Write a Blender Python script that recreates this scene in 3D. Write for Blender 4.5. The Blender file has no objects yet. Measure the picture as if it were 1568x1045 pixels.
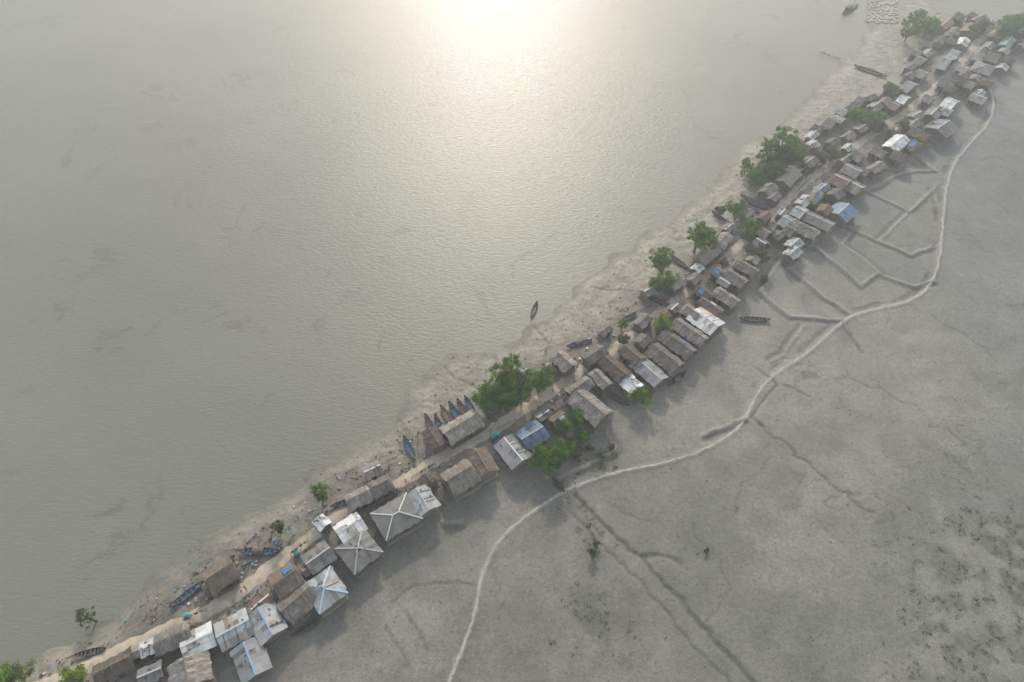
import bpy, math, random
import numpy as np
from mathutils import Vector, Matrix
R=random.Random(7)
# ---------------------------------------------------------------- survey helpers
CH=120.0; PITCH=math.radians(50); F=1046.0
sp,cp=math.sin(PITCH),math.cos(PITCH)
def P(u,v,z=0.0):
    x=(u-784)/F; y=(v-522.5)/F
    t=(CH-z)/(sp+y*cp)
    return (x*t,(cp-y*sp)*t)
def S(v):
    y=(v-522.5)/F
    return F*(sp+y*cp)/CH
def vn(x,y,s=0):
    x=np.asarray(x,dtype=np.float64);y=np.asarray(y,dtype=np.float64)
    xi=np.floor(x).astype(np.int64);yi=np.floor(y).astype(np.int64)
    fx=x-xi;fy=y-yi
    fx=fx*fx*(3-2*fx);fy=fy*fy*(3-2*fy)
    def h(a,b):
        k=(a*374761393+b*668265263+s*144269)&0xffffffff
        k=((k^(k>>13))*1274126177)&0xffffffff
        k=k^(k>>16)
        return (k&0xffff)/65535.0
    return (h(xi,yi)*(1-fx)+h(xi+1,yi)*fx)*(1-fy)+(h(xi,yi+1)*(1-fx)+h(xi+1,yi+1)*fx)*fy
def fbm(x,y,o=4,s=0):
    a=0;w=0.5;t=0
    for i in range(o):
        a=a+w*vn(x,y,s+i*17);t+=w;w*=0.5
        x=x*2.03+5.1;y=y*2.03+3.7
    return a/t
def ss(a,b,x):
    t=np.clip((x-a)/(b-a),0,1)
    return t*t*(3-2*t)
def pts(l): return [P(u,v) for u,v in l]
def jag(pl,amp,n=2,seed=1):
    r=random.Random(seed)
    for k in range(n):
        o=[pl[0]]
        for a,b in zip(pl,pl[1:]):
            dx,dy=b[0]-a[0],b[1]-a[1];L=math.hypot(dx,dy)+1e-6
            j=r.uniform(-1,1)*amp*min(1,L/6)
            o.append(((a[0]+b[0])/2-dy/L*j,(a[1]+b[1])/2+dx/L*j));o.append(b)
        pl=o;amp*=0.6
    return pl
def smooth(pl,n=2):
    for k in range(n):
        o=[pl[0]]
        for a,b in zip(pl,pl[1:]):
            o.append((a[0]*.75+b[0]*.25,a[1]*.75+b[1]*.25));o.append((a[0]*.25+b[0]*.75,a[1]*.25+b[1]*.75))
        o.append(pl[-1]);pl=o
    return pl
def offs(pl,d):
    o=[]
    for i,p in enumerate(pl):
        a=pl[max(0,i-1)];b=pl[min(len(pl)-1,i+1)]
        dx,dy=b[0]-a[0],b[1]-a[1];L=math.hypot(dx,dy)+1e-6
        o.append((p[0]-dy/L*d,p[1]+dx/L*d))
    return o
shore=pts([(-60,1050),(0,1022),(60,1003),(120,978),(180,930),(250,868),(300,825),(335,800),(380,785),(430,750),(480,718),(540,688),(590,650),(620,620),(630,592),(660,570),(690,545),(720,530),(760,530),(800,515),(830,485),(870,460),(900,425),(925,400),(930,384),(965,382),(1000,350),(1040,325),(1080,290),(1110,265),(1130,235),(1180,200),(1215,170),(1245,135),(1280,105),(1310,75),(1325,45),(1330,20),(1332,0),(1345,-18),(1390,-14),(1430,6),(1470,18),(1530,27),(1600,38),(1700,50)])
shore=[(-4000,shore[0][1]-2000)]+shore+[(4000,shore[-1][1]-1500)]
road=smooth(pts([(-60,1110),(60,1056),(150,1018),(265,965),(320,940),(370,910),(400,885),(440,855),(480,825),(520,792),(570,768),(620,740),(680,702),(740,672),(790,640),(850,600),(900,565),(950,532),(1000,490),(1040,460),(1090,420),(1130,380),(1170,345),(1200,315),(1230,285),(1280,250),(1330,212),(1380,180),(1430,140),(1480,90),(1500,60),(1560,45),(1640,50)]),2)
path=jag(smooth(pts([(1500,110),(1515,135),(1522,160),(1515,190),(1480,225),(1455,260),(1447,300),(1443,350),(1438,400),(1425,440),(1390,465),(1340,475),(1300,485),(1270,510),(1240,540),(1190,570),(1160,600),(1140,645),(1120,665),(1080,690),(1020,710),(950,722),(900,738),(865,752),(845,765),(815,785),(775,815),(750,850),(735,890),(728,940),(710,990),(690,1040),(670,1080)]),2),.5,1,55)
creekline=smooth(pts([(880,758),(895,775),(930,810),(965,840),(1000,875),(1040,918),(1080,968),(1130,1018),(1170,1060)]),1)
ditch=offs(path[:-110],-1.3)
def cr(l,a,n,s): return jag(pts(l),a,n,s)
creeks=[(jag(creekline,1.0,3,3),.45,.3),(jag(offs(creekline,-3.2),1.2,3,13),.22,.2),
 (cr([(985,852),(1015,852),(1042,862)],.6,2,5),.4,.2),
 (cr([(1165,650),(1210,685),(1240,710),(1265,735),(1300,755),(1338,785)],1.6,4,4),.28,.2),
 (cr([(1290,500),(1320,540)],.5,2,5),.4,.2),(cr([(1200,590),(1238,608)],.5,2,6),.3,.2),
 (cr([(1290,575),(1350,595),(1405,622)],1.6,4,7),.16,.1),(cr([(1425,480),(1480,515),(1530,560)],1.6,4,8),.16,.1),
 (cr([(730,897),(690,893),(640,897),(600,925)],.8,3,9),.2,.12),(cr([(1000,800),(960,790),(930,770)],1.2,3,10),.12,.1),
 (cr([(1080,955),(1120,900),(1090,840),(1060,800)],1.8,4,11),.12,.08),(cr([(1180,700),(1130,760),(1120,800)],1.8,4,12),.1,.08),
 (cr([(620,935),(640,965),(655,995)],.5,2,16),.25,.06),(cr([(590,960),(610,990),(625,1020)],.5,2,17),.2,.06),
 (cr([(905,440),(935,446),(965,448),(1000,450)],.7,3,19),.3,.15),(cr([(740,530),(770,570),(790,560)],.8,3,20),.25,.15),
 (cr([(1160,565),(1190,590),(1150,640),(1170,655)],.7,3,29),.3,.2),(cr([(820,500),(840,530),(835,560)],.8,3,30),.25,.15),(cr([(680,560),(720,590),(760,600)],1,3,31),.2,.15)]
bunds=[pts(l) for l in ([(1300,283),(1345,302),(1392,325),(1430,290)],[(1285,340),(1345,370),(1395,392),(1425,380)],[(1250,380),(1320,440),(1347,418),(1290,375)],[(1165,448),(1210,485),(1285,490)],[(1347,420),(1400,440)],[(850,735),(905,712),(945,690),(928,660)],[(1075,668),(1110,655),(1140,642)],[(1230,500),(1200,545),(1180,555)],[(1330,290),(1380,265),(1430,262)],[(680,800),(705,800)],[(1225,372),(1250,382)],[(1392,325),(1345,370)],[(1290,375),(1310,345)],[(1430,290),(1442,330)],[(1340,255),(1375,262)],[(1400,440),(1432,432)],[(1195,400),(1165,448)],[(1225,372),(1205,410),(1260,455),(1300,480)],[(1400,235),(1432,262)])]
bunds=[jag(b,.5,2,i) for i,b in enumerate(bunds)]
# ---------------------------------------------------------------- terrain
def axis(a,b,st,far):
    c=list(np.arange(a,b,st));d=st;x=c[-1]
    out=[]
    while x<far: d*=1.35;x+=d;out.append(x)
    d=st;x=c[0];pre=[]
    while x>-far: d*=1.35;x-=d;pre.append(x)
    return np.array(pre[::-1]+c+out)
gx=axis(-206,212,.32,3500);gy=axis(22,290,.32,3500)
X,Y=np.meshgrid(gx,gy)
def pdist(pl,margin):
    D=np.full(X.shape,1e3)
    for (x0,y0),(x1,y1) in zip(pl,pl[1:]):
        i0=np.searchsorted(gx,min(x0,x1)-margin);i1=np.searchsorted(gx,max(x0,x1)+margin)
        j0=np.searchsorted(gy,min(y0,y1)-margin);j1=np.searchsorted(gy,max(y0,y1)+margin)
        if i0>=i1 or j0>=j1: continue
        xs=X[j0:j1,i0:i1];ys=Y[j0:j1,i0:i1]
        dx,dy=x1-x0,y1-y0
        t=np.clip(((xs-x0)*dx+(ys-y0)*dy)/(dx*dx+dy*dy+1e-9),0,1)
        d=np.hypot(xs-x0-t*dx,ys-y0-t*dy)
        D[j0:j1,i0:i1]=np.minimum(D[j0:j1,i0:i1],d)
    return D
ds=pdist(shore,60.0)
poly=shore+[(4000,-6000),(-4000,-6000)]
ins=np.zeros(X.shape,bool)
for (x0,y0),(x1,y1) in zip(poly,poly[1:]+poly[:1]):
    if y0==y1: continue
    c=((Y>=min(y0,y1))&(Y<max(y0,y1)))&(X<(x0+(Y-y0)/(y1-y0)*(x1-x0)))
    ins^=c
ds=np.where(ins,ds,-ds)
nA=fbm(X/7,Y/7,4,1);nB=fbm(X/1.6,Y/1.6,3,2);nC=fbm(X/45,Y/45,4,3);nD=fbm(X/18,Y/18,4,5)
nE=fbm(X/4,Y/4,4,91)
dsn=ds+(nA-.5)*6+(nE-.5)*2.2
WZ=-0.55
Z=np.where(dsn<0,WZ+np.maximum(dsn*.14,-3.0),WZ+.55*ss(0,6,dsn)+.06*np.clip(dsn*3,0,1))
dr=pdist(road,45.)
emb=1.0*ss(15,3,dr+(nA-.5)*5)
bank=ss(1,4,dsn)*ss(3,7,dr)*ss(26,10,dsn)*ss(40,25,dr)
rid=1-np.abs(2*fbm(X/1.9+.6*nA*4,Y/1.9,5,12)-1)
Z=Z+bank*((nB-.5)*.30+(nA-.5)*.28+(rid-.75)*.28)
flat=ss(3,9,dsn)*ss(2,6,dr)
Z=Z+flat*((nB-.5)*.10+(nD-.5)*.3+(nE-.5)*.12)
Z=np.where(dsn>0,Z+emb*ss(0,5,dsn),Z)
dp=pdist(path,8.);dd=pdist(ditch,6.)
ridge=ss(.95,.3,dp)
Z=Z+.16*ridge
dit=ss(1.0,.2,dd+(nB-.5)*1.4)*ss(9,14,dr)*ss(.35,.6,nA)
Z=Z-.22*dit
crk=np.zeros(X.shape)
for pl,w,dep in creeks:
    d=pdist(pl,6.)
    m=ss(w+.24,w*.2,d+(nB-.5)*w*.9)
    Z=Z-dep*m;crk=np.maximum(crk,m*min(1,.38+w*1.2))
bd=np.zeros(X.shape);bdk=np.zeros(X.shape)
for b in bunds:
    d=pdist(b,6.);bd=np.maximum(bd,ss(.8,.15,d+(nB-.5)*.6))
    d=pdist(offs(b,-1.0),6.);bdk=np.maximum(bdk,ss(1.1,.1,d+(nB-.5)*.7))
Z=Z+.26*bd-.16*bdk
def col(c): return np.array(c)[None,None,:]
def mx(a,b,m): return a*(1-m[...,None])+b*m[...,None]
C=mx(col((.222,.206,.163))+0*X[...,None],col((.158,.150,.122)),ss(.38,.62,nC))
C=mx(C,col((.268,.247,.198)),ss(.5,.7,nD)*.5)
right=ss(10,150,X-0.25*(Y-100))
C=mx(C,col((.172,.170,.155)),right*.75)
C=mx(C,col((.108,.112,.104)),right*ss(.45,.7,fbm(X/30,Y/30,4,31))*.65)
C=mx(C,col((.13,.126,.105)),ss(.54,.64,fbm(X/11,Y/11,5,131))*ss(5,12,dr)*.42)
beach=ss(0,2,dsn)*ss(24,14,dsn)*ss(6,10,dr)*ss(45,30,dr)
C=mx(C,col((.34,.31,.245)),beach*ss(.3,.65,nE*.6+rid*.3)*.8*ss(-60,20,X))
C=mx(C,col((.15,.138,.108)),beach*np.maximum(ss(.90,.98,rid)*.6,ss(.52,.7,nE)*.5))
sett=ss(14,7,dr+(nA-.5)*7)*ss(2,6,dsn)
C=mx(C,col((.13,.112,.087)),sett*ss(.35,.6,nB*.5+nA*.5)*.75)
C=mx(C,col((.145,.137,.105)),ss(3.0,.2,np.abs(dsn-.8))*.6)
C=mx(C,col((.30,.285,.24)),ss(.55,.15,dp+(nB-.5)*.6)*.7)
C=mx(C,col((.29,.27,.225)),bd*.45)
C=mx(C,col((.08,.078,.064)),np.clip(np.maximum(np.maximum(crk,dit*.55),bdk*.75),0,1)*.85)
ve=np.abs(fbm(X/14+nE*.5,Y/14,5,71)-.5);vmask=ss(.45,.6,fbm(X/35,Y/35,3,72))*ss(8,14,dsn)*ss(10,16,dr)
vv=ss(.009,.001,ve)*vmask
C=mx(C,col((.095,.09,.074)),vv*.65);Z=Z-.08*vv
veg=np.zeros(X.shape)
for u,v,r,k in [(900,965,9,.6),(1520,930,22,.7),(1560,860,14,.75),(1470,1000,16,.5),(900,690,6.5,.9),(1080,845,3,.4),(910,835,3,.5),(880,790,5,.3),(1540,1010,14,.6),(1400,900,14,.2)]:
    x,y=P(u,v);veg=np.maximum(veg,k*ss(r,r*.3,np.hypot(X-x,Y-y)))
vm=veg*ss(.45,.66,fbm(X/2.2,Y/2.2,4,40)+veg*.12)
C=mx(C,col((.075,.09,.045)),vm*.85)
sp1=vn(X*1.9,Y*1.9,77);C=C*(1-.3*ss(.92,.98,sp1)*ss(3,6,dsn))[...,None]
C=C*(0.76+.48*fbm(X/3.5,Y/3.5,5,60))[...,None]
def Hs(x,y):
    i=min(max(int(np.searchsorted(gx,x))-1,0),len(gx)-2);j=min(max(int(np.searchsorted(gy,y))-1,0),len(gy)-2)
    a=(x-gx[i])/(gx[i+1]-gx[i]);b=(y-gy[j])/(gy[j+1]-gy[j])
    return float((Z[j,i]*(1-a)+Z[j,i+1]*a)*(1-b)+(Z[j+1,i]*(1-a)+Z[j+1,i+1]*a)*b)
def PG(u,v,dz=0):
    x,y=P(u,v,dz)
    for k in range(3): x,y=P(u,v,Hs(x,y)+dz)
    return x,y
# ---------------------------------------------------------------- materials
sc=bpy.context.scene;COL=sc.collection
def newmat(n):
    m=bpy.data.materials.new(n);m.use_nodes=True
    nt=m.node_tree;b=nt.nodes['Principled BSDF'];return m,nt,b
def N(nt,t,**k):
    n=nt.nodes.new(t)
    for a,v in k.items():
        if a in n.inputs: n.inputs[a].default_value=v
        else: setattr(n,a,v)
    return n
def mulcol(nt,a,b,f=1.0,mode='MULTIPLY'):
    m=nt.nodes.new('ShaderNodeMix');m.data_type='RGBA';m.blend_type=mode
    m.inputs[0].default_value=f
    for i,s in ((6,a),(7,b)):
        if isinstance(s,tuple): m.inputs[i].default_value=(*s,1) if len(s)==3 else s
        else: nt.links.new(s,m.inputs[i])
    return m
def ramp(nt,src,stops):
    r=nt.nodes.new('ShaderNodeValToRGB');e=r.color_ramp.elements
    while len(e)<len(stops): e.new(.5)
    for q,(p,c) in zip(e,stops):
        q.position=p;q.color=(*c,1) if isinstance(c,tuple) else (c,c,c,1)
    nt.links.new(src,r.inputs[0]);return r
def coords(nt,kind='Object',scale=(1,1,1),rot=0):
    t=nt.nodes.new('ShaderNodeTexCoord');m=nt.nodes.new('ShaderNodeMapping')
    m.inputs['Scale'].default_value=scale;m.inputs['Rotation'].default_value=(0,0,rot)
    nt.links.new(t.outputs[kind],m.inputs['Vector']);return m.outputs[0]
def noise(nt,vec,sc_,det=5,dist=0,rough=.55):
    n=N(nt,'ShaderNodeTexNoise',Scale=sc_,Detail=det,Distortion=dist,Roughness=rough)
    nt.links.new(vec,n.inputs['Vector']);return n.outputs['Fac']
def bump(nt,b,h,st,d):
    k=N(nt,'ShaderNodeBump',Strength=st,Distance=d);nt.links.new(h,k.inputs['Height']);nt.links.new(k.outputs[0],b.inputs['Normal'])
mg,nt,b=newmat('tidal_mud');v=coords(nt)
a=N(nt,'ShaderNodeAttribute',attribute_name='Col')
r1=ramp(nt,noise(nt,v,1.3,8,.4,.65),[(.25,.68),(.75,1.26)]);r2=ramp(nt,noise(nt,v,6,4),[(.3,.72),(.7,1.2)])
m1=mulcol(nt,a.outputs['Color'],r1.outputs[0]);m2=mulcol(nt,m1.outputs[2],r2.outputs[0])
nt.links.new(m2.outputs[2],b.inputs['Base Color']);b.inputs['Roughness'].default_value=.75
bump(nt,b,noise(nt,v,2.2,8,.3,.62),.6,.18)
mw,nt,b=newmat('river_water')
v=coords(nt);big=noise(nt,v,.012,5,.6);c1=ramp(nt,big,[(.3,(.150,.150,.115)),(.7,(.185,.184,.142))])
sw=noise(nt,v,.038,7,1.0,.58);c2=ramp(nt,sw,[(.470,1.0),(.498,.66),(.522,1.0)])
msk=ramp(nt,noise(nt,v,.06,4,.5),[(.53,0.0),(.63,.85)])
m1=mulcol(nt,c1.outputs[0],c2.outputs[0]);nt.links.new(msk.outputs[0],m1.inputs[0])
nt.links.new(m1.outputs[2],b.inputs['Base Color']);b.inputs['Roughness'].default_value=.385;b.inputs['IOR'].default_value=1.34
v2=coords(nt,'Object',(.6,1.5,1),math.radians(8));w1=noise(nt,v2,1.3,5,.5,.62)
bump(nt,b,w1,.58,.20)
def simple(n,c,rough=.8,var=.25,scl=3,bmp=0,stretch=(1,1,1),rnd=.3,metal=0,c2=None):
    m,nt,b=newmat(n);v=coords(nt,'Object',stretch)
    r=ramp(nt,noise(nt,v,scl,5),[(.3,1-var),(.7,1+var)])
    base=c
    if c2:
        k=ramp(nt,noise(nt,v,scl*.35,4,.3),[(.42,c),(.62,c2)]);base=k.outputs[0]
    m1=mulcol(nt,base,r.outputs[0])
    oi=nt.nodes.new('ShaderNodeObjectInfo');r2=ramp(nt,oi.outputs['Random'],[(0,1-rnd),(1,1+rnd)])
    m2=mulcol(nt,m1.outputs[2],r2.outputs[0]);nt.links.new(m2.outputs[2],b.inputs['Base Color'])
    b.inputs['Roughness'].default_value=rough;b.inputs['Metallic'].default_value=metal
    if bmp: bump(nt,b,noise(nt,v,scl*2,5),.6,bmp)
    return m
M={}
M['thatch']=simple('weathered_thatch',(.148,.130,.110),.95,.35,1.6,.06,(3,.7,1),.32,c2=(.235,.21,.18))
M['thatchb']=simple('brown_thatch',(.13,.100,.074),.95,.35,1.6,.06,(3,.7,1),.25,c2=(.09,.07,.055))
def tin(n,c,rust=.25,rough=.6):
    m,nt,b=newmat(n);v=coords(nt)
    a=N(nt,'ShaderNodeAttribute',attribute_name='Sheet')
    m1=mulcol(nt,c,a.outputs['Color'])
    oi=nt.nodes.new('ShaderNodeObjectInfo');ro=ramp(nt,oi.outputs['Random'],[(0,.72),(1,1.15)])
    m0=mulcol(nt,m1.outputs[2],ro.outputs[0])
    rr=ramp(nt,noise(nt,v,.7,6,.4,.65),[(.52-rust*.1,0.0),(.75,rust*2)])
    m2=mulcol(nt,m0.outputs[2],(.17,.12,.09),1,'MIX');nt.links.new(rr.outputs[0],m2.inputs[0])
    nt.links.new(m2.outputs[2],b.inputs['Base Color']);b.inputs['Roughness'].default_value=rough
    w=N(nt,'ShaderNodeTexWave',Scale=3.0);nt.links.new(v,w.inputs['Vector']);bump(nt,b,w.outputs['Fac'],.3,.02)
    return m
M['tin']=tin('galvanised_tin',(.29,.31,.31),.3);M['white']=tin('bright_tin',(.58,.59,.57),.15,.5);M['grey']=tin('dull_tin',(.16,.163,.158),.4,.7)
M['blue']=tin('blue_tin',(.09,.17,.27),.1);M['rust']=tin('rusty_tin',(.18,.11,.08),.5,.75);M['green']=tin('green_tin',(.14,.36,.27),.1)
M['cap']=simple('ridge_cap_metal',(.40,.41,.40),.6,.1,2);M['capb']=simple('ridge_cap_bluish',(.30,.46,.60),.5,.1,2)
M['wall']=simple('bamboo_mat_wall',(.14,.112,.08),.9,.3,4,.02,(1,1,4))
M['plinth']=simple('mud_plinth',(.17,.15,.12),.9,.2,2,.03)
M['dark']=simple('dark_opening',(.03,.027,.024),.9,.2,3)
M['wood']=simple('weathered_wood',(.08,.064,.05),.85,.3,4,.02)
M['bamboo']=simple('bamboo_pole',(.21,.175,.125),.8,.2,4)
M['hull']=simple('tarred_boat_hull',(.035,.031,.03),.6,.3,3,.01)
M['deck']=simple('boat_plank',(.095,.076,.062),.8,.3,4,.01,(1,5,1))
M['bluep']=simple('blue_boat_paint',(.03,.08,.19),.6,.25,4)
M['orange']=simple('brown_boat_paint',(.15,.085,.06),.6,.25,4)
M['tarp']=simple('blue_tarpaulin',(.05,.18,.37),.5,.2,3,.02)
M['teal']=simple('teal_plastic',(.04,.28,.28),.45,.1,3)
M['bark']=simple('bark',(.12,.10,.075),.9,.3,5,.02)
M['bag']=simple('sandbag_cloth',(.28,.26,.22),.9,.2,5)
M['skin']=simple('skin',(.20,.11,.07),.6,.05);M['hair']=simple('hair',(.02,.018,.015),.6,.05)
for n,c in (('cl_r',(.35,.06,.05)),('cl_w',(.55,.54,.5)),('cl_b',(.06,.1,.25)),('cl_g',(.08,.2,.12)),('cl_y',(.45,.33,.08))): M[n]=simple('cloth_'+n,c,.85,.1)
M['road']=simple('packed_dirt',(.45,.38,.29),.95,.2,.8,.05,rnd=0,c2=(.36,.30,.225))
M['fpath']=simple('trodden_mud_path',(.33,.31,.265),.9,.25,1.2,.04,rnd=0)
def leafmat(n,c):
    m,nt,b=newmat(n);a=N(nt,'ShaderNodeAttribute',attribute_name='Leaf')
    m1=mulcol(nt,c,a.outputs['Color']);nt.links.new(m1.outputs[2],b.inputs['Base Color']);b.inputs['Roughness'].default_value=.7
    t=nt.nodes.new('ShaderNodeBsdfTranslucent');nt.links.new(m1.outputs[2],t.inputs['Color'])
    s=nt.nodes.new('ShaderNodeMixShader');s.inputs[0].default_value=.45
    nt.links.new(b.outputs[0],s.inputs[1]);nt.links.new(t.outputs[0],s.inputs[2]);nt.links.new(s.outputs[0],nt.nodes['Material Output'].inputs[0]);return m
M['leaf']=leafmat('green_leaves',(.098,.205,.025));M['leafy']=leafmat('yellow_green_leaves',(.18,.26,.03));M['leafd']=leafmat('dull_leaves',(.095,.13,.045))
M['grassd']=leafmat('dull_grass',(.075,.09,.042))
# ---------------------------------------------------------------- object helpers
def mesh(name,V,Fc,mats,fm=None,parent=None,smooth_=False,attr=None):
    me=bpy.data.meshes.new(name);me.from_pydata([tuple(p) for p in V],[],Fc)
    for m in mats: me.materials.append(M[m] if isinstance(m,str) else m)
    if fm: me.polygons.foreach_set('material_index',fm)
    if smooth_: me.polygons.foreach_set('use_smooth',[True]*len(Fc))
    if attr:
        ca=me.color_attributes.new(attr[0],'FLOAT_COLOR','CORNER');o=[]
        for p,c in zip(me.polygons,attr[1]): o+=[c[0],c[1],c[2],1]*p.loop_total
        ca.data.foreach_set('color',o)
    me.update();ob=bpy.data.objects.new(name,me);COL.objects.link(ob)
    if parent: ob.parent=parent
    return ob
def empty(name,x,y,z,rot):
    e=bpy.data.objects.new(name,None);e.location=(x,y,z);e.rotation_euler=(0,0,rot);e.empty_display_size=.5;COL.objects.link(e);return e
class B:
    def __init__(s): s.V=[];s.F=[];s.m=[]
    def box(s,c,d,m=0,rot=None):
        k=len(s.V)
        for i in range(8):
            p=Vector(((i&1)-.5,((i>>1)&1)-.5,((i>>2)&1)-.5));p=Vector((p.x*d[0],p.y*d[1],p.z*d[2]))
            if rot: p=rot@p
            s.V.append(p+Vector(c))
        for f in ((0,2,3,1),(4,5,7,6),(0,1,5,4),(2,6,7,3),(0,4,6,2),(1,3,7,5)): s.F.append([k+i for i in f]);s.m.append(m)
    def tube(s,a,b,r0,r1,m=0,n=6):
        a=Vector(a);b=Vector(b);d=(b-a);q=d.to_track_quat('Z','Y');k=len(s.V)
        for p,r in ((a,r0),(b,r1)):
            for i in range(n):
                t=2*math.pi*i/n;s.V.append(p+q@Vector((math.cos(t)*r,math.sin(t)*r,0)))
        for i in range(n):
            j=(i+1)%n;s.F.append([k+i,k+j,k+n+j,k+n+i]);s.m.append(m)
        s.F.append([k+n+i for i in range(n)]);s.m.append(m)
    def make(s,name,mats,parent=None,**k): return mesh(name,s.V,s.F,mats,s.m,parent,**k)
ny,nx=X.shape;me=bpy.data.meshes.new('ground')
co=np.stack([X,Y,Z],-1).reshape(-1,3).astype(np.float32)
me.vertices.add(nx*ny);me.vertices.foreach_set('co',co.ravel())
idx=np.arange(nx*ny).reshape(ny,nx)
q=np.stack([idx[:-1,:-1],idx[:-1,1:],idx[1:,1:],idx[1:,:-1]],-1).reshape(-1,4).astype(np.int32)
me.loops.add(q.size);me.loops.foreach_set('vertex_index',q.ravel())
me.polygons.add(len(q));me.polygons.foreach_set('loop_start',np.arange(0,q.size,4,dtype=np.int32))
me.polygons.foreach_set('use_smooth',np.ones(len(q),bool))
me.update(calc_edges=True)
ca=me.color_attributes.new('Col','FLOAT_COLOR','POINT')
ca.data.foreach_set('color',np.concatenate([C.reshape(-1,3),np.ones((nx*ny,1))],1).astype(np.float32).ravel())
me.materials.append(mg);g=bpy.data.objects.new('ground',me);COL.objects.link(g)
mesh('river_water',[(-4500,-4500,WZ),(4500,-4500,WZ),(4500,4500,WZ),(-4500,4500,WZ)],[(0,1,2,3)],[mw])
def ribbon(name,pl,w,mat,lift=.06,wv=.4,seed=0):
    q=[pl[0]]
    for a,b in zip(pl,pl[1:]):
        L=math.hypot(b[0]-a[0],b[1]-a[1]);n=max(1,int(L/.8))
        for i in range(1,n+1): q.append((a[0]+(b[0]-a[0])*i/n,a[1]+(b[1]-a[1])*i/n))
    V=[];Fc=[];r=random.Random(seed)
    for i,p in enumerate(q):
        a=q[max(0,i-1)];b=q[min(len(q)-1,i+1)];dx,dy=b[0]-a[0],b[1]-a[1];L=math.hypot(dx,dy)+1e-6
        wl=w/2+r.uniform(-wv,wv)*.5;wr=w/2+r.uniform(-wv,wv)*.5
        for k,o in enumerate((-wl,-wl*.5,0,wr*.5,wr)):
            x,y=p[0]-dy/L*o,p[1]+dx/L*o
            V.append((x,y,Hs(x,y)+lift-(.1 if k in(0,4) else 0)))
        if i:
            for k in range(4): s=(i-1)*5+k;Fc.append((s,s+1,s+6,s+5))
    mesh(name,V,Fc,[mat],smooth_=True)
ribbon('dirt_road',road,2.6,'road',.09,.8,1)
ribbon('mud_path',path,.66,'fpath',.04,.3,2)
# ---------------------------------------------------------------- houses
def rnear(x,y):
    best=None
    for a,b in zip(road,road[1:]):
        dx,dy=b[0]-a[0],b[1]-a[1];t=max(0,min(1,((x-a[0])*dx+(y-a[1])*dy)/(dx*dx+dy*dy+1e-9)))
        px,py=a[0]+t*dx,a[1]+t*dy;d=math.hypot(x-px,y-py)
        if best is None or d<best[0]: best=(d,math.atan2(dy,dx),px,py)
    return best
placed=[]
def thatch_roof(L,W,he,hr,par,mat,seed):
    r=random.Random(seed);nx_,ny_=max(8,int(L/.4)),max(8,int(W/.4))
    V=[];Fc=[];ox=r.uniform(0,99)
    for j in range(ny_+1):
        for i in range(nx_+1):
            x=(i/nx_-.5)*L;y=(j/ny_-.5)*W
            d=W/2-abs(y);e=L/2-abs(x)
            t=min(1,d/(W/2));z=he+(hr-he)*(t**.88)
            z-=.25*max(0,1-e/ (W*.22))*(t)
            z-=.12*(1-(2*x/L)**2)*t
            z+=.26*(float(vn(x*1.1+ox,y*1.1,5))-.5)+.12*(float(vn(x*3+ox,y*3,6))-.5)
            xe=x+(.3*(float(vn(y*2+ox,i,8))-.5) if i in(0,nx_) else 0);ye=y+(.4*(float(vn(x*2+ox,j,9))-.5) if j in (0,ny_) else 0)
            V.append((xe,ye,z))
    w=nx_+1
    for j in range(ny_):
        for i in range(nx_): s=j*w+i;Fc.append((s,s+1,s+w+1,s+w))
    edge=[i for i in range(w)]+[j*w+nx_ for j in range(1,ny_+1)]+[ny_*w+i for i in range(nx_-1,-1,-1)]+[j*w for j in range(ny_-1,0,-1)]
    k=len(V)
    for e in edge: p=V[e];V.append((p[0]*.97,p[1]*.96,p[2]-.22))
    n=len(edge)
    for i in range(n): Fc.append((edge[i],k+i,k+(i+1)%n,edge[(i+1)%n]))
    mesh('roof',V,Fc,[mat],parent=par)
    b=B()
    for i in range(int(L/1.1)):
        x=-L/2+.6+i*1.1+r.uniform(-.2,.2);zz=hr-.06
        b.tube((x,-W*.16,zz-(hr-he)*.28),(x+.1,W*.02,zz+.08),.05,.05);b.tube((x+.1,W*.16,zz-(hr-he)*.28),(x,-W*.02,zz+.08),.05,.05)
    b.tube((-L/2+.2,0,hr+.0),(L/2-.2,0,hr+.0),.09,.09)
    if r.random()<.15:
        x=r.uniform(-.2,.2)*L;s=r.choice((-1,1));q=Matrix.Rotation(-s*math.atan2(hr-he,W/2),3,'X');b.box((x,s*W*.22,he+(hr-he)*.56+.17),(r.uniform(1,1.8),W*.3,.04),1,q)
    b.make('ridge_poles',['bamboo',r.choice(['tarp','bag','cap'])],par)
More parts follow.
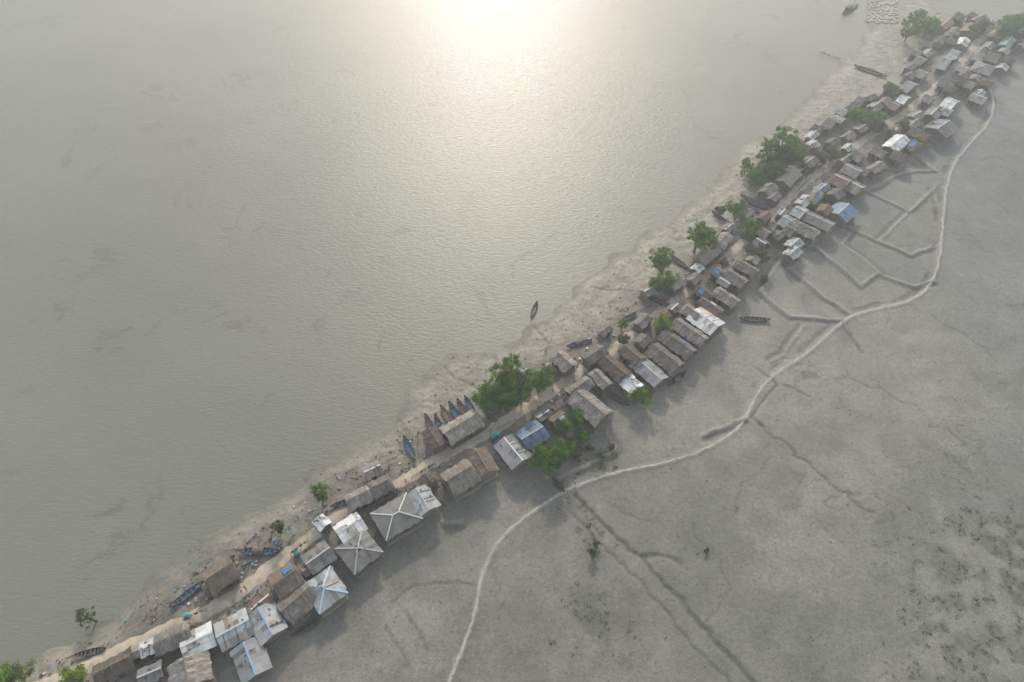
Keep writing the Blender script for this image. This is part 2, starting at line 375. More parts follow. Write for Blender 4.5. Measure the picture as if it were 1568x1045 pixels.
def tin_roof(L,W,he,slope,hip,par,mat,seed,cap='cap'):
    r=random.Random(seed);V=[];Fc=[];cols=[]
    def z(d): return he+slope*d
    def add(q,c):
        k=len(V);V.extend(q);Fc.append(list(range(k,k+len(q))));cols.append(c)
    patch=r.random()<.5
    def shade():
        g=r.uniform(.72,1.10)
        if r.random()<.14: g*=.6
        if r.random()<.12 and patch: return (g*.85,g*.66,g*.52)
        return (g,g*r.uniform(.98,1.01),g*r.uniform(.96,1.02))
    n=max(3,round(L/.82));W2=W/2
    top=(lambda e:min(W2,e)) if hip else (lambda e:W2)
    for sgn in (-1,1):
        for i in range(n):
            x0=-L/2+L*i/n;x1=-L/2+L*(i+1)/n;t0=top(L/2-abs(x0));t1=top(L/2-abs(x1));jz=r.uniform(0,.04);ext=r.uniform(-.04,.25)
            mid=.5
            for a,b_ in ((0,mid),(mid,1)):
                c=shade();e=-ext if a==0 else 0;lz=.03 if a>0 else 0
                q=[(x0,sgn*(W2-(a*t0+e)),z(a*t0+e)+jz+lz),(x1+.03,sgn*(W2-(a*t1+e)),z(a*t1+e)+jz+lz),(x1+.03,sgn*(W2-b_*t1),z(b_*t1)+jz+lz*.3),(x0,sgn*(W2-b_*t0),z(b_*t0)+jz+lz*.3)]
                if sgn>0:q.reverse()
                add(q,c)
    if hip:
        m_=max(3,round(W/.82))
        for sgn in (-1,1):
            for i in range(m_):
                y0=-W2+W*i/m_;y1=-W2+W*(i+1)/m_;t0=W2-abs(y0);t1=W2-abs(y1);jz=r.uniform(0,.035);ext=r.uniform(-.02,.14);g=shade()
                q=[(sgn*(L/2+ext),y0,z(-ext)+jz),(sgn*(L/2+ext),y1,z(-ext)+jz),(sgn*(L/2-t1),y1,z(t1)+jz),(sgn*(L/2-t0),y0,z(t0)+jz)]
                if sgn<0:q.reverse()
                add(q,g)
    mesh('roof',V,Fc,[mat],parent=par,attr=('Sheet',cols))
    b=B();hz=z(W2)+.05
    def strip(a,c,w=.24):
        a=Vector(a);c=Vector(c);d=c-a;q=d.to_track_quat('X','Z');b.box((a+c)/2,(d.length,w,.05),0,q)
    if hip:
        rl=max(.05,L/2-W2)
        strip((-rl,0,hz),(rl,0,hz+.001))
        for sx in(-1,1):
            for sy in(-1,1): strip((sx*rl,0,hz),(sx*L/2,sy*W2,z(0)+.06))
    else: strip((-L/2,0,hz),(L/2,0,hz+.001),.3)
    b.make('ridge_caps',[cap],par)
    b=B()
    for i in range(r.randint(2,7)):
        x=r.uniform(-.4,.4)*L*(.5 if hip else 1);y=r.uniform(-.35,.35)*W;d=W2-abs(y)
        b.box((x,y,z(d)+.09),(r.uniform(.2,.5),r.uniform(.12,.3),.1),0,Matrix.Rotation(r.uniform(0,3),3,'Z'))
    for i in range(r.randint(0,3)):
        x=r.uniform(-.35,.35)*L*(.4 if hip else 1);b.tube((x,-W2*.9,z(W2*.1)+.1),(x+.2,-.1,z(W2*.95)+.12),.045,.045)
    b.make('roof_weights',['wood'],par)
def house(u,v,a,b_,kind='thatch',ridge='A',off=0,he=None,metres=False,xy=None,cap='cap'):
    he0=he or 2.1
    if xy: x,y=xy
    else: x,y=PG(u,v,he0+.7)
    s=S(v)
    A,Bv=(a,b_) if metres else (a/s*1.02,b_/s*1.07)
    d,ang,px,py=rnear(x,y)
    need=Bv/2+1.1
    if d<need and d>.3:
        k=min(need-d,2.0);x+=(x-px)/d*k;y+=(y-py)/d*k
    if ridge=='B': L,W,rot=Bv,A,ang+math.pi/2
    else: L,W,rot=A,Bv,ang
    placed.append((x,y,max(L,W)/2,min(L,W)/2))
    z0=Hs(x,y);rot+=math.radians(off)+R.uniform(-.07,.07)
    zs=[Hs(x+L*.4*i*math.cos(rot)-W*.4*j*math.sin(rot),y+L*.4*i*math.sin(rot)+W*.4*j*math.cos(rot)) for i in(-1,1) for j in (-1,1)]
    zt=max(zs+[z0])+.12;zb=min(zs+[z0])-.3
    small=min(L,W)<2.6
    nm='shed' if small else ('thatched_house' if kind.startswith('thatch') else 'tin_roof_house')
    e=empty(nm,x,y,zt,rot);hh=he0+R.uniform(-.15,.25)
    if small: hh=1.8
    hip=kind.endswith('_h');mat=kind.replace('_h','')
    slope=.42 if not mat.startswith('thatch') else .6
    wl,ww=L-1.0 if L>3 else L-.5,W-1.1 if W>3 else W-.5
    b=B();b.box((0,0,(zb-zt)/2),(wl+.7,ww+.7,zt-zb));b.make('plinth',['plinth'],e)
    hw=hh+slope*(W-ww)/2-.12;hp=hw if hip else hw+slope*ww/2-.05
    x2,y2=wl/2,ww/2
    V=[(-x2,-y2,0),(x2,-y2,0),(x2,y2,0),(-x2,y2,0),(-x2,-y2,hw),(x2,-y2,hw),(x2,y2,hw),(-x2,y2,hw),(-x2,0,hp),(x2,0,hp)]
    mesh('walls',V,[(0,1,5,4),(2,3,7,6),(1,2,6,9,5),(3,0,4,8,7)],['wall'],parent=e)
    b=B();b.box((wl*.1,-y2-.03,.9),(.9,.06,1.75),0);b.box((wl*.1,y2+.03,.9),(.9,.06,1.75),0);b.make('door',['dark'],e)
    if not small:
        b=B()
        for xx in (-.32,.36):
            for sy in(-1,1): b.box((wl*xx,sy*(y2+.03),1.25),(.7,.06,.6))
        b.box((x2+.03,0,1.3),(.06,.6,.6));b.make('windows',['dark'],e)
        b=B()
        for sx in(-1,-.33,.33,1):
            for sy in(-1,1): b.tube((sx*(L/2-.25),sy*(W/2-.3),-.3),(sx*(L/2-.25),sy*(W/2-.3),hh+.05),.06,.05)
        b.make('veranda_posts',['bamboo'],e)
    sd=R.randint(0,10**6)
    if mat.startswith('thatch'): thatch_roof(L,W,hh,hh+slope*W/2,e,mat,sd)
    else: tin_roof(L,W,hh,slope*(.85 if hip else .85),hip,e,mat,sd,cap)
    return e
Hh=[(290,1030,60,42,'thatch','B'),(222,986,20,22,'white','A'),(301,980,46,36,'white','A'),(228,1030,34,24,'grey','A'),(357,963,48,42,'tin','A'),(408,953,42,48,'tin','B',0,'capb'),(384,1010,44,52,'tin','B',0,'capb'),
(438,888,40,44,'thatchb','A'),(455,920,52,42,'thatch','A'),(497,902,48,50,'tin_h','B',0,'capb'),(487,852,40,34,'grey','A'),(535,806,40,32,'white','A'),(549,842,50,50,'grey_h','A',0,'cap'),(607,790,60,48,'grey_h','A'),(648,766,34,40,'tin','B'),
(491,797,18,20,'white','B'),(550,760,40,28,'thatch','A'),(583,743,32,28,'thatch','A'),(705,730,46,42,'thatch','A'),(738,708,36,42,'thatchb','B'),(715,662,60,34,'thatch','A'),(672,680,26,34,'thatchb','B'),
(786,689,38,46,'tin','B'),(815,665,40,34,'blue','A'),(903,622,40,56,'thatch','B'),(888,592,42,22,'thatch','A'),(911,542,38,22,'thatch','A'),(873,560,28,34,'thatch','B'),(920,579,20,34,'thatch','B'),(942,563,28,44,'thatchb','B'),(963,584,26,34,'white','B'),
(968,542,26,34,'thatchb','B'),(994,567,30,48,'tin','B'),(1018,548,32,50,'thatch','B'),(1037,527,28,52,'thatch','B'),(1056,508,26,52,'thatch','B'),(1080,492,36,42,'white','B'),(1060,478,24,28,'thatch','B'),(1088,469,22,36,'thatchb','B'),(1112,454,24,36,'thatch','B'),(1078,446,22,26,'thatchb','B'),
(1125,425,24,34,'thatch','B'),(1143,408,22,32,'thatch','B'),(1045,438,30,20,'thatch','A'),(1078,412,16,14,'white','A'),(1116,372,34,20,'thatch','A'),(1088,398,30,22,'thatch','A'),(985,490,28,18,'thatch','A'),(1233,352,26,38,'thatch','B'),(1254,338,26,40,'grey','B'),(1290,323,34,32,'blue','A'),
(1232,306,28,16,'tin','A'),(1260,286,22,14,'blue','A'),(1288,277,30,24,'rust','B'),(1305,261,28,24,'grey','B'),(1210,272,40,24,'thatch','A'),(1178,288,28,20,'thatch','A'),(1240,246,28,18,'grey','A'),(1314,238,26,18,'thatch','B'),(1373,219,44,22,'white','A'),(1345,232,20,22,'thatch','B'),
(1441,197,36,34,'grey','A',0,'capb'),(1408,206,24,26,'thatchb','B'),(1398,188,26,14,'grey','A'),(1430,172,28,18,'grey','A'),(1455,158,32,16,'white','B'),(1450,170,24,14,'tin','B'),(1498,150,24,20,'tin','B'),(1384,151,26,12,'white','B'),(1393,131,34,14,'tin','B'),(1350,178,30,18,'thatch','B'),
(1380,165,22,12,'rust','B'),(1448,95,42,13,'tin','B'),(1462,82,28,13,'tin','B'),(1505,104,34,26,'grey_h','A'),(1442,122,30,20,'thatch','B'),(1470,122,26,18,'thatchb','B'),(1412,112,24,14,'grey','B'),(1476,62,26,14,'white','A'),(1447,36,34,16,'rust','A'),(1488,42,34,20,'rust','A'),(1543,64,34,14,'green','A'),(1520,88,26,18,'thatch','B'),
(1285,237,24,14,'grey','A'),(1275,216,20,14,'thatch','A'),(1300,206,22,14,'thatch','A'),(1322,196,20,14,'grey','A'),(1330,180,20,14,'thatch','A'),(1300,222,20,12,'tin','A'),(1370,196,22,14,'thatchb','A'),(1420,150,20,14,'thatch','B'),(1465,100,20,14,'tin','B'),(1485,130,20,14,'thatch','B'),(1430,192,18,14,'thatch','B'),(1495,75,24,14,'grey','A'),(1462,48,24,14,'thatch','A'),
(343,892,44,42,'thatchb','A'),(260,960,50,32,'thatch','A'),(172,1020,54,32,'thatchb','A'),(398,922,30,24,'rust','A'),(1110,430,16,18,'grey','B'),(1195,303,22,14,'thatch','A'),(1145,325,22,14,'thatch','A'),(832,632,22,14,'grey','A'),(1172,330,22,14,'thatchb','A'),(1500,30,28,16,'thatch','A'),(1440,60,24,14,'thatch','A'),(1405,80,20,12,'grey','B'),
(1013,480,24,16,'thatchb','A'),(1098,385,22,16,'thatch','A'),(1065,425,22,16,'thatch','A'),(855,640,26,18,'thatchb','A'),(985,520,22,20,'thatch','A'),(1150,350,22,14,'thatch','A'),(1190,318,18,12,'grey','A'),(1170,355,20,16,'thatch','B'),(1100,415,20,16,'thatchb','B'),(470,868,18,16,'rust','A'),(200,1000,24,16,'thatch','A'),(1030,465,18,14,'grey','A')]
for h in Hh: house(h[0],h[1],h[2],h[3],h[4],h[5],h[6] if len(h)>6 else 0,cap=h[7] if len(h)>7 else 'cap')
BO=[(818,478,4.6,6,-14,'bluep',0,1),(887,528,5.4,20,-6,'bluep',1,0),(398,846,6.4,20,0,'bluep',1,0),(343,866,4,20,-14,'deck',0,0),(288,912,5.6,16,-12,'bluep',0,0),(684,639,5.2,10,17,'orange',0,0),(697,634,5.4,10,17,'bluep',0,0),(709,630,5.4,10,18,'deck',0,0),(720,624,5,10,17,'bluep',0,0),(674,655,5.4,10,20,'bluep',0,0),(658,652,5,8,18,'deck',0,0),(627,688,5.4,10,20,'bluep',0,0),
(1155,491,6.2,20,1,'deck',0,0),(1036,582,5.2,16,-12,'deck',1,0),(945,612,5.4,18,12,'deck',0,0),(470,963,4.4,18,-10,'deck',0,0),(1332,111,10,20,7,'deck',0,0),(1150,309,6,20,8,'deck',0,0),(1158,316,5.6,20,8,'bluep',0,0),(1148,322,5,20,8,'deck',0,0),(1038,402,5.6,16,10,'deck',0,0),(1014,465,5,16,8,'deck',0,0),(962,488,4.6,18,-10,'bluep',0,0),(1028,575,5,16,-12,'deck',0,0),(1010,412,4,6,12,'bluep',0,0),(525,772,4,18,-6,'deck',0,0),(1430,72,5,18,-4,'deck',0,0),(140,1000,4.2,18,-5,'deck',0,0),(1100,333,4.4,16,8,'deck',0,0),(1345,152,4.4,16,-8,'deck',0,0),(855,744,3.4,8,8,'deck',0,0),(1043,407,5.6,16,10,'deck',0,0)]
for q in BO: x,y=PG(q[0],q[1]);placed.append((x,y,2.6,2.0))
for u,v in [(780,610),(495,767),(842,715),(870,670),(1062,385),(1010,430),(1190,260)]: x,y=PG(u,v);placed.append((x,y,3,3))
rr=random.Random(21)
def free(x,y,r,k=.72): return all(math.hypot(x-a,y-b)>(r+(c+d)/2)*k for a,b,c,d in placed)
cnt=0
for t in range(1600):
    i=rr.randrange(len(road)-1)
    s=rr.choice((-1,1))*rr.uniform(3.4,12.5);L=rr.uniform(3.6,6.2);W=rr.uniform(2.6,4)
    x,y=offs(road,s)[i]
    if not(-125<x<210) : continue
    if x<70: L*=.75;W*=.8
    if x<70 and (abs(s)>7 or rr.random()<.5): continue
    j=np.searchsorted(gx,x);k=np.searchsorted(gy,y)
    if k>=len(gy) or j>=len(gx) or dsn[k,j]<9: continue
    if not free(x,y,(L+W)/4,.86 if x>70 else 1.0): continue
    kind=rr.choice(['thatch','thatch','thatch','thatchb','grey','tin','tin']) if x>70 else rr.choice(['thatch','thatchb','thatch','grey'])
    house(0,300,L,W,kind,rr.choice('AB'),rr.uniform(-6,6),metres=True,xy=(x,y));cnt+=1
    if cnt>78: break
# ---------------------------------------------------------------- trees
def tree(u,v,h,r,mat='leaf',dens=1.0,name='tree',xy=None,seed=None):
    x,y=xy or PG(u,v);z=Hs(x,y);rn=random.Random(seed or int(u*7+v));nr=np.random.RandomState(rn.randint(0,10**6))
    b=B();th=h*.42;top=Vector((rn.uniform(-.1,.1)*h,rn.uniform(-.1,.1)*h,th));tr=.035*h**.9+.03
    b.tube((0,0,-.3),top*.5,tr*1.25,tr,0,8);b.tube(top*.5,top,tr,tr*.75,0,8)
    cc=Vector((top.x,top.y,h*.63));clumps=[]
    nc=int((13+r*12)*dens)
    rz=max(h*.40,.5)
    for i in range(nc):
        while True:
            p=Vector((rn.uniform(-1,1),rn.uniform(-1,1),rn.uniform(-1,1)))
            if .25<p.length<1: break
        lump=.82+.24*math.sin(3*math.atan2(p.y,p.x)+u)
        clumps.append((cc+Vector((p.x*r*lump,p.y*r*lump,p.z*rz*.95)),rn.uniform(.22,.42)*min(r,2.6)*.75))
    for i,(c,s) in enumerate(clumps):
        if i%3==0:
            m_=top.lerp(c,.5)+Vector((0,0,-.1*r));b.tube(top*rn.uniform(.75,1),m_,tr*.45,tr*.28,0,5);b.tube(m_,c,tr*.28,tr*.1,0,5)
    C_=[];V=[]
    for c,s in clumps:
        n=int(105*dens*min(1.6,max(.5,s*1.4)))
        d=nr.normal(size=(n,3));d/=np.linalg.norm(d,axis=1)[:,None];rad=s*nr.uniform(.35,1.2,(n,1))
        p=np.array(c)+d*rad*np.array([1,1,.8])
        a=nr.normal(size=(n,3));a[:,2]*=.6;a/=np.linalg.norm(a,axis=1)[:,None];w=nr.normal(size=(n,3));w=np.cross(a,w);w/=np.linalg.norm(w,axis=1)[:,None]
        sz=nr.uniform(.09,.19,(n,1))*(.8+.04*h)
        V.append(np.stack([p-a*sz,p-w*sz*.6,p+a*sz,p+w*sz*.6],1).reshape(-1,3))
        g=rn.uniform(.5,1.45);yl=rn.uniform(-.15,.3)
        for k in range(n):
            gg=g*nr.uniform(.75,1.25);C_.append((gg*(1+yl),gg,gg*(1-yl*.5)))
    V=np.concatenate(V);n=len(V)//4;k=len(b.V)
    VV=b.V+[tuple(t) for t in V];FF=b.F+[[k+4*i,k+4*i+1,k+4*i+2,k+4*i+3] for i in range(n)]
    ob=mesh(name,VV,FF,['bark',mat],b.m+[1]*n,attr=('Leaf',[(1,1,1)]*len(b.F)+C_))
    ob.location=(x,y,z);return ob
TR=[(758,622,8.4,4.0),(798,612,8.6,4.1),(778,600,9.4,3.9),(746,626,6,3.1),(824,600,6,3.0),(775,630,5,2.6),
(495,767,5.8,1.9),(430,814,4,1.4,'leafd'),(150,952,5,1.9,'leafd',.6),(38,1042,5,2.4,'leafy',.9),(15,1052,4,2,'leafy',.8),(125,1042,4.5,2.5,'leafy'),
(1062,387,9,3.9),(1078,380,6,2.8),(1012,420,7.5,3),(1008,446,5.5,3),(1026,440,4.5,2.2),
(1190,257,13.5,4.8),(1172,262,10,4.4),(1210,250,8.5,4),(1150,285,6,3.6),(1168,276,6,3.4),(1140,266,5,2),(1185,276,5,3),
(1125,337,6,2.7),(1145,364,5,3),(1308,192,5.5,3.8),(1328,196,4.5,3.2),(1385,64,8,5),(1412,58,7,5),(1360,152,5,3.2),(1530,62,7,5),(1556,56,7,5),(1500,52,5,3),(1420,48,5,4),
(1272,246,4,3.2,'leafd'),(1250,252,4,2.6,'leafd'),(1160,397,3.6,2.8,'leafd'),(1015,506,4.4,2.5,'leafy'),(952,503,3,1.2,'leafy'),(978,613,4.4,2.5),(842,720,6.4,3.2),(826,712,5.4,2.6),(852,700,5,2.6),
(858,662,3.8,2.2),(878,652,3.8,2.2),(872,690,3,1.7),(894,676,3,1.6),(1105,412,3,1.5,'leafd'),(1238,322,3,1.8),(1340,205,4,2.6,'leafd'),(1150,395,3,2,'leafd'),(1100,330,3,1.6,'leafd'),
(1180,372,3,1.8,'leafd'),(955,528,2.5,1.6,'leafd'),(838,580,3.6,2,'leafd'),(1488,58,5,3),(1545,45,5,4),(1380,200,3.5,2,'leafd'),(1290,252,3.5,2.4,'leafd'),(1400,40,6,4),(1340,190,4,2.6),(1220,262,4,2.4)]
for t in TR: tree(*t)
for u,v,h,r in [(905,850,1.9,1.0),(905,690,1.5,1),(920,700,1.4,.9),(935,688,1.3,.8),(885,706,1.4,.9),(1168,432,1.6,1.1),(912,836,1.2,.7),(1080,845,1,.6)]: tree(u,v,h,r,'leafd',.8,'bush')
# ---------------------------------------------------------------- boats
def boat(u,v,L,du,dv,inner='deck',canopy=False,name='wooden_boat',water=False,cabin=False):
    x,y=PG(u,v);x2,y2=PG(u+du,v+dv);rot=math.atan2(y2-y,x2-x)
    z=WZ-.12 if water else max(Hs(x,y),WZ)+.02
    e=empty(name,x,y,z,rot);Bm=L*.085+.12;n=17;V=[];Fc=[];fm=[]
    if not water: e.rotation_euler[0]=R.uniform(-.08,.08)
    prof=[(1,1),(.9,.45),(.55,.08),(0,0),(-.55,.08),(-.9,.45),(-1,1)]
    SH=lambda s:.42+.38*abs(s)**3
    for ins_ in (0,1):
        for i in range(n):
            s=-1+2*i/(n-1);hb=Bm*max(0.02,(1-abs(s)**2.4))**.8;kz=.3*abs(s)**3.2
            for a,h in prof:
                o=.06*ins_;V.append((s*(L/2-o),a*max(0,hb-o),kz+o+h*(SH(s)-kz-o)))
    m=len(prof)
    for ins_ in(0,1):
        for i in range(n-1):
            for j in range(m-1):
                s=ins_*n*m+i*m+j;f=(s,s+1,s+m+1,s+m);Fc.append(f if ins_ else f[::-1]);fm.append(ins_)
    for i in range(n-1):
        for j in (0,m-1):
            a=i*m+j;c=n*m+i*m+j;Fc.append((a,a+m,c+m,c));fm.append(0)
    mesh('hull',V,Fc,['hull',inner],fm,e,smooth_=False)
    b=B()
    for k in (-.55,-.3,0,.28,.52):
        hb=Bm*(1-abs(k)**2.4)**.8;b.box((k*L/2,0,.36+.3*abs(k)**3),(.2,hb*1.9,.05))
    for sx in(-1,1): b.box((sx*L*.40,0,.55),(L*.10,Bm*.7,.04))
    b.make('thwarts',['deck' if inner!='orange' else 'orange'],e)
    b=B()
    for sy in(-1,1):
        for i in range(n-1):
            p=[]
            for k in (i,i+1):
                s=-1+2*k/(n-1);hb=Bm*max(.02,(1-abs(s)**2.4))**.8;p.append((s*L/2,sy*hb,SH(s)+.02))
            b.tube(p[0],p[1],.04,.04,0,4)
    b.make('gunwale',['wood'],e)
    if canopy:
        V=[];Fc=[];k=8
        for i in range(5):
            for j in range(k+1):
                t=math.pi*j/k;V.append((-L*.16+i*L*.07,math.cos(t)*Bm*.98,.42+math.sin(t)*Bm*.95))
        for i in range(4):
            for j in range(k): s=i*(k+1)+j;Fc.append((s,s+1,s+k+2,s+k+1))
        mesh('canopy',V,Fc,['thatchb'],parent=e)
    if cabin:
        b=B();b.box((-L*.16,0,1.25),(L*.26,Bm*1.2,1.5),0);b.box((-L*.16,0,2.05),(L*.30,Bm*1.4,.1),1);b.box((L*.14,0,.62),(L*.3,Bm*1.3,.08),1)
        b.tube((L*.1,0,.6),(L*.1,0,4.2),.09,.05,1);b.make('cabin',['wood','deck'],e)
for q in BO: boat(q[0],q[1],q[2]*1.15,q[3],q[4],q[5],q[6],water=bool(q[7]))
boat(1300,20,11.5,14,-9,'deck',name='wooden_trawler',water=True,cabin=True)
b=B()
for i in range(9):
    x,y=P(1255+i*4,79+i*1.4);b.tube((x,y,WZ-1),(x+R.uniform(-.3,.3),y,WZ+R.uniform(.7,1.3)),.09,.07)
    if i: b.tube((px_,py_,WZ+.5),(x,y,WZ+.5),.06,.06)
    px_,py_=x,y
b.make('fishing_stakes',['wood'])
# ---------------------------------------------------------------- small things
def fence(u0,v0,u1,v1,name='bamboo_fence',mat='bamboo',h=1.1,solid=False):
    a=PG(u0,v0);c=PG(u1,v1);L=math.hypot(c[0]-a[0],c[1]-a[1]);n=max(2,int(L/1.2));b=B();pr=None
    for i in range(n+1):
        x=a[0]+(c[0]-a[0])*i/n+R.uniform(-.1,.1);y=a[1]+(c[1]-a[1])*i/n+R.uniform(-.1,.1);z=Hs(x,y)
        b.tube((x,y,z-.2),(x,y,z+h+R.uniform(-.1,.2)),.05,.04,0,5)
        if pr:
            for k in (.35,.7,1.0): b.tube((*pr[:2],pr[2]+h*k),(x,y,z+h*k),.035,.035,0,4)
            if solid:
                k=len(b.V);b.V+= [Vector((pr[0],pr[1]+.05,pr[2]+.05)),Vector((x,y+.05,z+.05)),Vector((x,y+.05,z+h)),Vector((pr[0],pr[1]+.05,pr[2]+h))];b.F.append([k,k+1,k+2,k+3]);b.m.append(1)
        pr=(x,y,z)
    b.make(name,[mat,'tarp'])
for f in [(545,783,610,752),(1195,300,1225,268)]: fence(*f,name='tarpaulin_fence',solid=True)
for f in [(630,735,660,715),(820,650,850,632),(610,640,632,668),(1150,425,1175,430),(1220,295,1240,275),(680,805,700,795),(905,640,925,632),(930,668,945,690),(945,690,905,712),(905,712,862,728),(1000,480,1025,465),(440,835,470,815),(330,915,370,900),(460,975,480,960),(1165,365,1180,350),(760,660,790,645),(1400,165,1440,150)]: fence(*f)
def scatter(name,n,fn,mats):
    b=B()
    for i in range(n): fn(b)
    b.make(name,mats)
rs=random.Random(5)
def strip_pt(lo,hi):
    while True:
        i=rs.randrange(len(road)-1);p,q=road[i],road[i+1];t=rs.random();s=rs.choice((-1,1))*(lo+(hi-lo)*rs.random()**1.5)
        dx,dy=q[0]-p[0],q[1]-p[1];L=math.hypot(dx,dy)+1e-6
        x=p[0]+dx*t-dy/L*s;y=p[1]+dy*t+dx/L*s
        if -140<x<210 and Hs(x,y)>.4: return x,y,Hs(x,y)
def clut(b):
    x,y,z=strip_pt(1.5,8)
    k=rs.random();r=Matrix.Rotation(rs.uniform(0,3.1),3,'Z')
    if k<.5: d=rs.uniform(.15,.5);b.box((x,y,z+d*.3),(d,d*rs.uniform(.5,1.2),d*.7),rs.choice((0,0,0,1,2,3,0,1,4)),r)
    elif k<.9:
        t=rs.uniform(0,6.28);L=rs.uniform(.8,2.4);b.tube((x,y,z+.08),(x+L*math.cos(t),y+L*math.sin(t),z+.1+rs.uniform(0,.3)),.05,.04,rs.choice((0,0,1)),5)
    else: b.tube((x,y,z),(x,y,z+.45),.17,.22,rs.choice((3,4,5,1,0,0)),8)
scatter('household_clutter',1900,clut,['wood','bamboo','cap','bag','tarp','teal'])
def clod(b):
    while True:
        u=rs.uniform(0,1568);v=rs.uniform(200,1045);x,y=P(u,v);i=min(len(gx)-1,np.searchsorted(gx,x));j=min(len(gy)-1,np.searchsorted(gy,y))
        if dsn[j,i]>1 and dr[j,i]>3: break
    d=rs.uniform(.06,.16) if dsn[j,i]>20 or rs.random()<.4 else rs.uniform(.12,.34)
    z=Hs(x,y);k=len(b.V);n=6
    for q,(rad,h) in enumerate(((1,-.3),(.8,.35))):
        for a in range(n): t=a*6.283/n;w=rad*rs.uniform(.7,1.2);b.V.append(Vector((x+d*w*math.cos(t),y+d*w*math.sin(t),z+d*h)))
    b.V.append(Vector((x,y,z+d*.6)))
    for a in range(n): c=(a+1)%n;b.F.append([k+a,k+c,k+n+c,k+n+a]);b.m.append(0);b.F.append([k+n+a,k+n+c,k+2*n]);b.m.append(0)
M['clod']=simple('mud_clod',(.13,.117,.094),.9,.25,3)
scatter('mud_clods',3000,clod,['clod'])
Vt=[];Ct=[]
for u,v,r,k in [(1520,930,20,300),(1560,860,13,260),(1470,1000,14,170),(900,965,8,100),(1540,1010,12,160),(905,695,6,160),(880,790,4,30),(920,830,4,30),(1300,900,40,40),(1000,780,20,20)]:
    cx,cy=P(u,v)
    for i in range(k):
        t=rs.uniform(0,6.28);q=r*math.sqrt(rs.random());x=cx+q*math.cos(t);y=cy+q*math.sin(t)
        if float(fbm(x/2.2,y/2.2,4,40))<.47: continue
        z=Hs(x,y);g=rs.uniform(.6,1.3)
        for m_ in range(9):
            a=rs.uniform(0,6.28);h=rs.uniform(.08,.22);w=.07;ox,oy=rs.uniform(-.35,.35),rs.uniform(-.35,.35);l=rs.uniform(0,.25)
            Vt+= [(x+ox-w*math.sin(a),y+oy+w*math.cos(a),z),(x+ox+w*math.sin(a),y+oy-w*math.cos(a),z),(x+ox+l*math.cos(a),y+oy+l*math.sin(a),z+h)];Ct.append((g,g,g))
mesh('grass',Vt,[(i,i+1,i+2) for i in range(0,len(Vt),3)],['grassd'],attr=('Leaf',Ct))
b=B()
for i in range(300):
    u=rs.uniform(1328,1374);v=rs.uniform(-12,36);x,y=PG(u,v);b.box((x,y,Hs(x,y)+.1),(1.1,.65,.4),0,Matrix.Rotation(rs.choice((0,1.57))+rs.uniform(-.2,.2),3,'Z'))
b.make('sandbag_revetment',['bag'])
for u,v in [(655,722),(860,612),(460,842),(1215,290),(1035,478),(300,945)]:
    x,y=PG(u,v);d,a,_,_=rnear(x,y);e=empty('clothes_line',x,y,Hs(x,y),a);b=B()
    b.tube((-1.8,0,-.2),(-1.8,0,1.7),.05,.04);b.tube((1.8,0,-.2),(1.8,0,1.7),.05,.04);b.tube((-1.8,0,1.6),(1.8,0,1.6),.015,.015,0,4)
    for k in range(4): b.box((-1.3+k*.85,0,1.2),(.6,.03,.75),1+k%4)
    b.make('line_and_clothes',['bamboo','cl_r','cl_w','cl_b','cl_y'],e)
for u,v in [(756,672),(288,945),(762,668),(1008,490),(455,850)]:
    x,y=PG(u,v);b=B();b.tube((0,0,0),(0,0,.12),.48,.52,0,14);b.tube((0,0,.12),(0,0,.95),.5,.5,0,14);b.tube((0,0,.95),(0,0,1.15),.5,.25,0,14);b.tube((0,0,1.15),(0,0,1.22),.22,.22,0,14)
    o=b.make('water_tank',['teal']);o.location=(x,y,Hs(x,y))
def person_mesh(step,arm,mt,ml):
    J=[(0,0,.92),(0,0,1.15),(0,0,1.38),(0,0,1.5),(0,.01,1.6),(0,.01,1.7),
       (.2,0,1.4),(.25,arm*.12,1.13),(.26,arm*.25,.9),(-.2,0,1.4),(-.25,-arm*.12,1.13),(-.26,-arm*.25,.9),
       (.1,0,.86),(.11,step*.18,.48),(.11,step*.2,.08),(.11,step*.2+.14,.04),(-.1,0,.86),(-.11,-step*.12,.48),(-.11,-step*.25,.08),(-.11,-step*.25+.14,.04)]
    E=[(0,1),(1,2),(2,3),(3,4),(4,5),(2,6),(6,7),(7,8),(2,9),(9,10),(10,11),(0,12),(12,13),(13,14),(14,15),(0,16),(16,17),(17,18),(18,19)]
    Rd=[.14,.13,.15,.06,.10,.09,.06,.045,.035,.06,.045,.035,.10,.07,.05,.04,.10,.07,.05,.04]
    me=bpy.data.meshes.new('p');me.from_pydata(J,E,[]);o=bpy.data.objects.new('p',me);COL.objects.link(o)
    md=o.modifiers.new('s','SKIN');sv=me.skin_vertices[0].data
    for i,r in enumerate(Rd): sv[i].radius=(r,r*.8);sv[i].use_root=(i==0)
    o.modifiers.new('u','SUBSURF').levels=1
    dg=bpy.context.evaluated_depsgraph_get();m2=bpy.data.meshes.new_from_object(o.evaluated_get(dg));bpy.data.objects.remove(o)
    m2.name='person';m2.materials.clear()
    for k in ('skin','hair',mt,ml): m2.materials.append(M[k])
    for p in m2.polygons:
        c=p.center;p.use_smooth=True
        p.material_index=1 if c.z>1.66 or (c.z>1.52 and c.y<-.02) else 0 if c.z>1.46 or (abs(c.x)>.2 and c.z<1.2) else 2 if c.z>.92 else 3 if c.z>.25 else 0
    return m2
pm=[person_mesh(1,1,'cl_w','cl_b'),person_mesh(-.8,-.8,'cl_r','cl_g'),person_mesh(.1,.3,'cl_b','cl_w'),person_mesh(.9,-1,'cl_y','cl_r')]
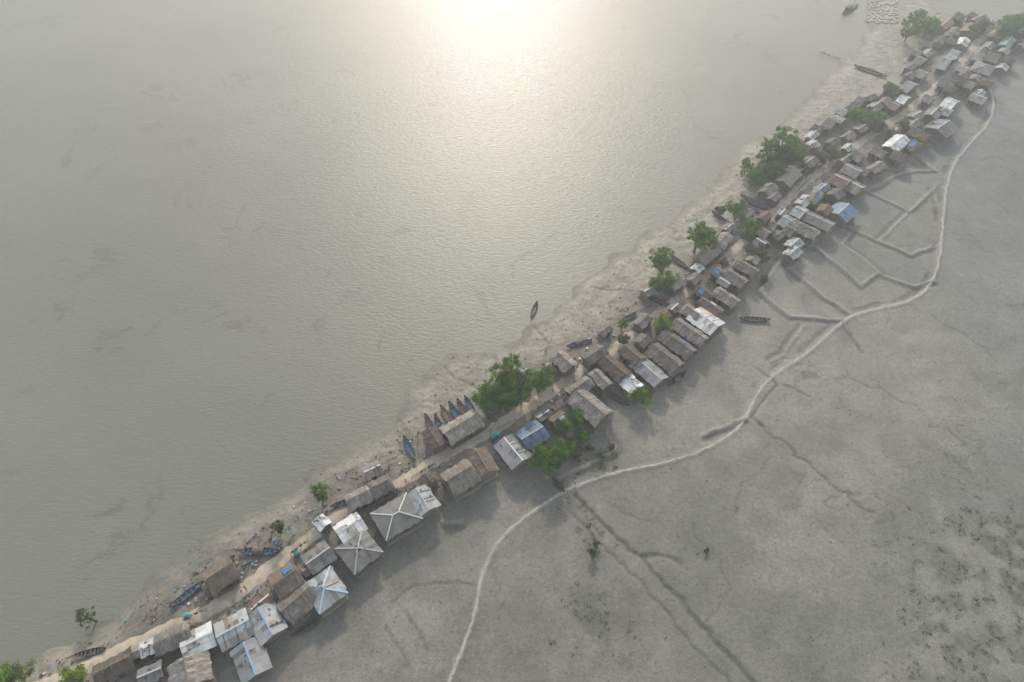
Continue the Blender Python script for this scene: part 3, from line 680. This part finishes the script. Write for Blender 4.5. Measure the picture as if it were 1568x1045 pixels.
for i,(u,v) in enumerate([(372,908),(378,904),(455,846),(622,741),(660,716),(752,664),(846,604),(930,546),(1025,473),(1110,402),(1180,337),(1260,264),(880,741),(590,760),(418,812),(640,672),(1060,442)]):
    x,y=PG(u,v);o=bpy.data.objects.new('person',pm[i%4]);COL.objects.link(o);o.location=(x,y,Hs(x,y)+.09);o.rotation_euler=(0,0,R.uniform(0,6.28))
# ---------------------------------------------------------------- haze, light, camera
mh=bpy.data.materials.new('air_haze');mh.use_nodes=True;nt=mh.node_tree;nt.nodes.clear()
vs=N(nt,'ShaderNodeVolumeScatter',Density=.00085,Anisotropy=.45);vs.inputs['Color'].default_value=(.96,.99,1,1);o=nt.nodes.new('ShaderNodeOutputMaterial');nt.links.new(vs.outputs[0],o.inputs['Volume'])
b=B();b.box((0,250,65),(1100,900,140));b.make('air_haze',[mh])
EL=math.radians(29.5);AZ=math.radians(-1.6)
w=bpy.data.worlds.new('World');sc.world=w;w.use_nodes=True;nt=w.node_tree
sky=nt.nodes.new('ShaderNodeTexSky');sky.sky_type='NISHITA';sky.sun_disc=False;sky.sun_elevation=EL;sky.sun_rotation=AZ;sky.air_density=1.0;sky.dust_density=3;sky.ozone_density=1.5
tc=nt.nodes.new('ShaderNodeTexCoord');sx=nt.nodes.new('ShaderNodeSeparateXYZ');nt.links.new(tc.outputs['Generated'],sx.inputs[0])
hz=ramp(nt,sx.outputs['Z'],[(.0,(.60,.66,.70)),(.35,(.56,.62,.65)),(.85,(.18,.19,.19))])
hs=mulcol(nt,hz.outputs[0],(11.,11.,11.),1)
veil=mulcol(nt,sky.outputs[0],hs.outputs[2],1,'ADD')
bg=nt.nodes['Background'];bg.inputs['Strength'].default_value=.13;nt.links.new(veil.outputs[2],bg.inputs[0])
ld=bpy.data.lights.new('sun','SUN');ld.energy=3.3;ld.angle=math.radians(4);ld.color=(1,.93,.82);lo=bpy.data.objects.new('sun',ld);COL.objects.link(lo)
d=Vector((math.sin(AZ)*math.cos(EL),math.cos(AZ)*math.cos(EL),math.sin(EL)));lo.rotation_euler=d.to_track_quat('Z','Y').to_euler();lo.location=(0,0,200)
cd=bpy.data.cameras.new('camera');cd.sensor_width=36;cd.lens=F/1568*36;cd.clip_end=12000;cd.clip_start=.5
co_=bpy.data.objects.new('camera',cd);COL.objects.link(co_);co_.location=(0,0,CH);co_.rotation_euler=(math.radians(90)-PITCH,0,0);sc.camera=co_
sc.view_settings.view_transform='Standard';sc.view_settings.look='None';sc.view_settings.exposure=0
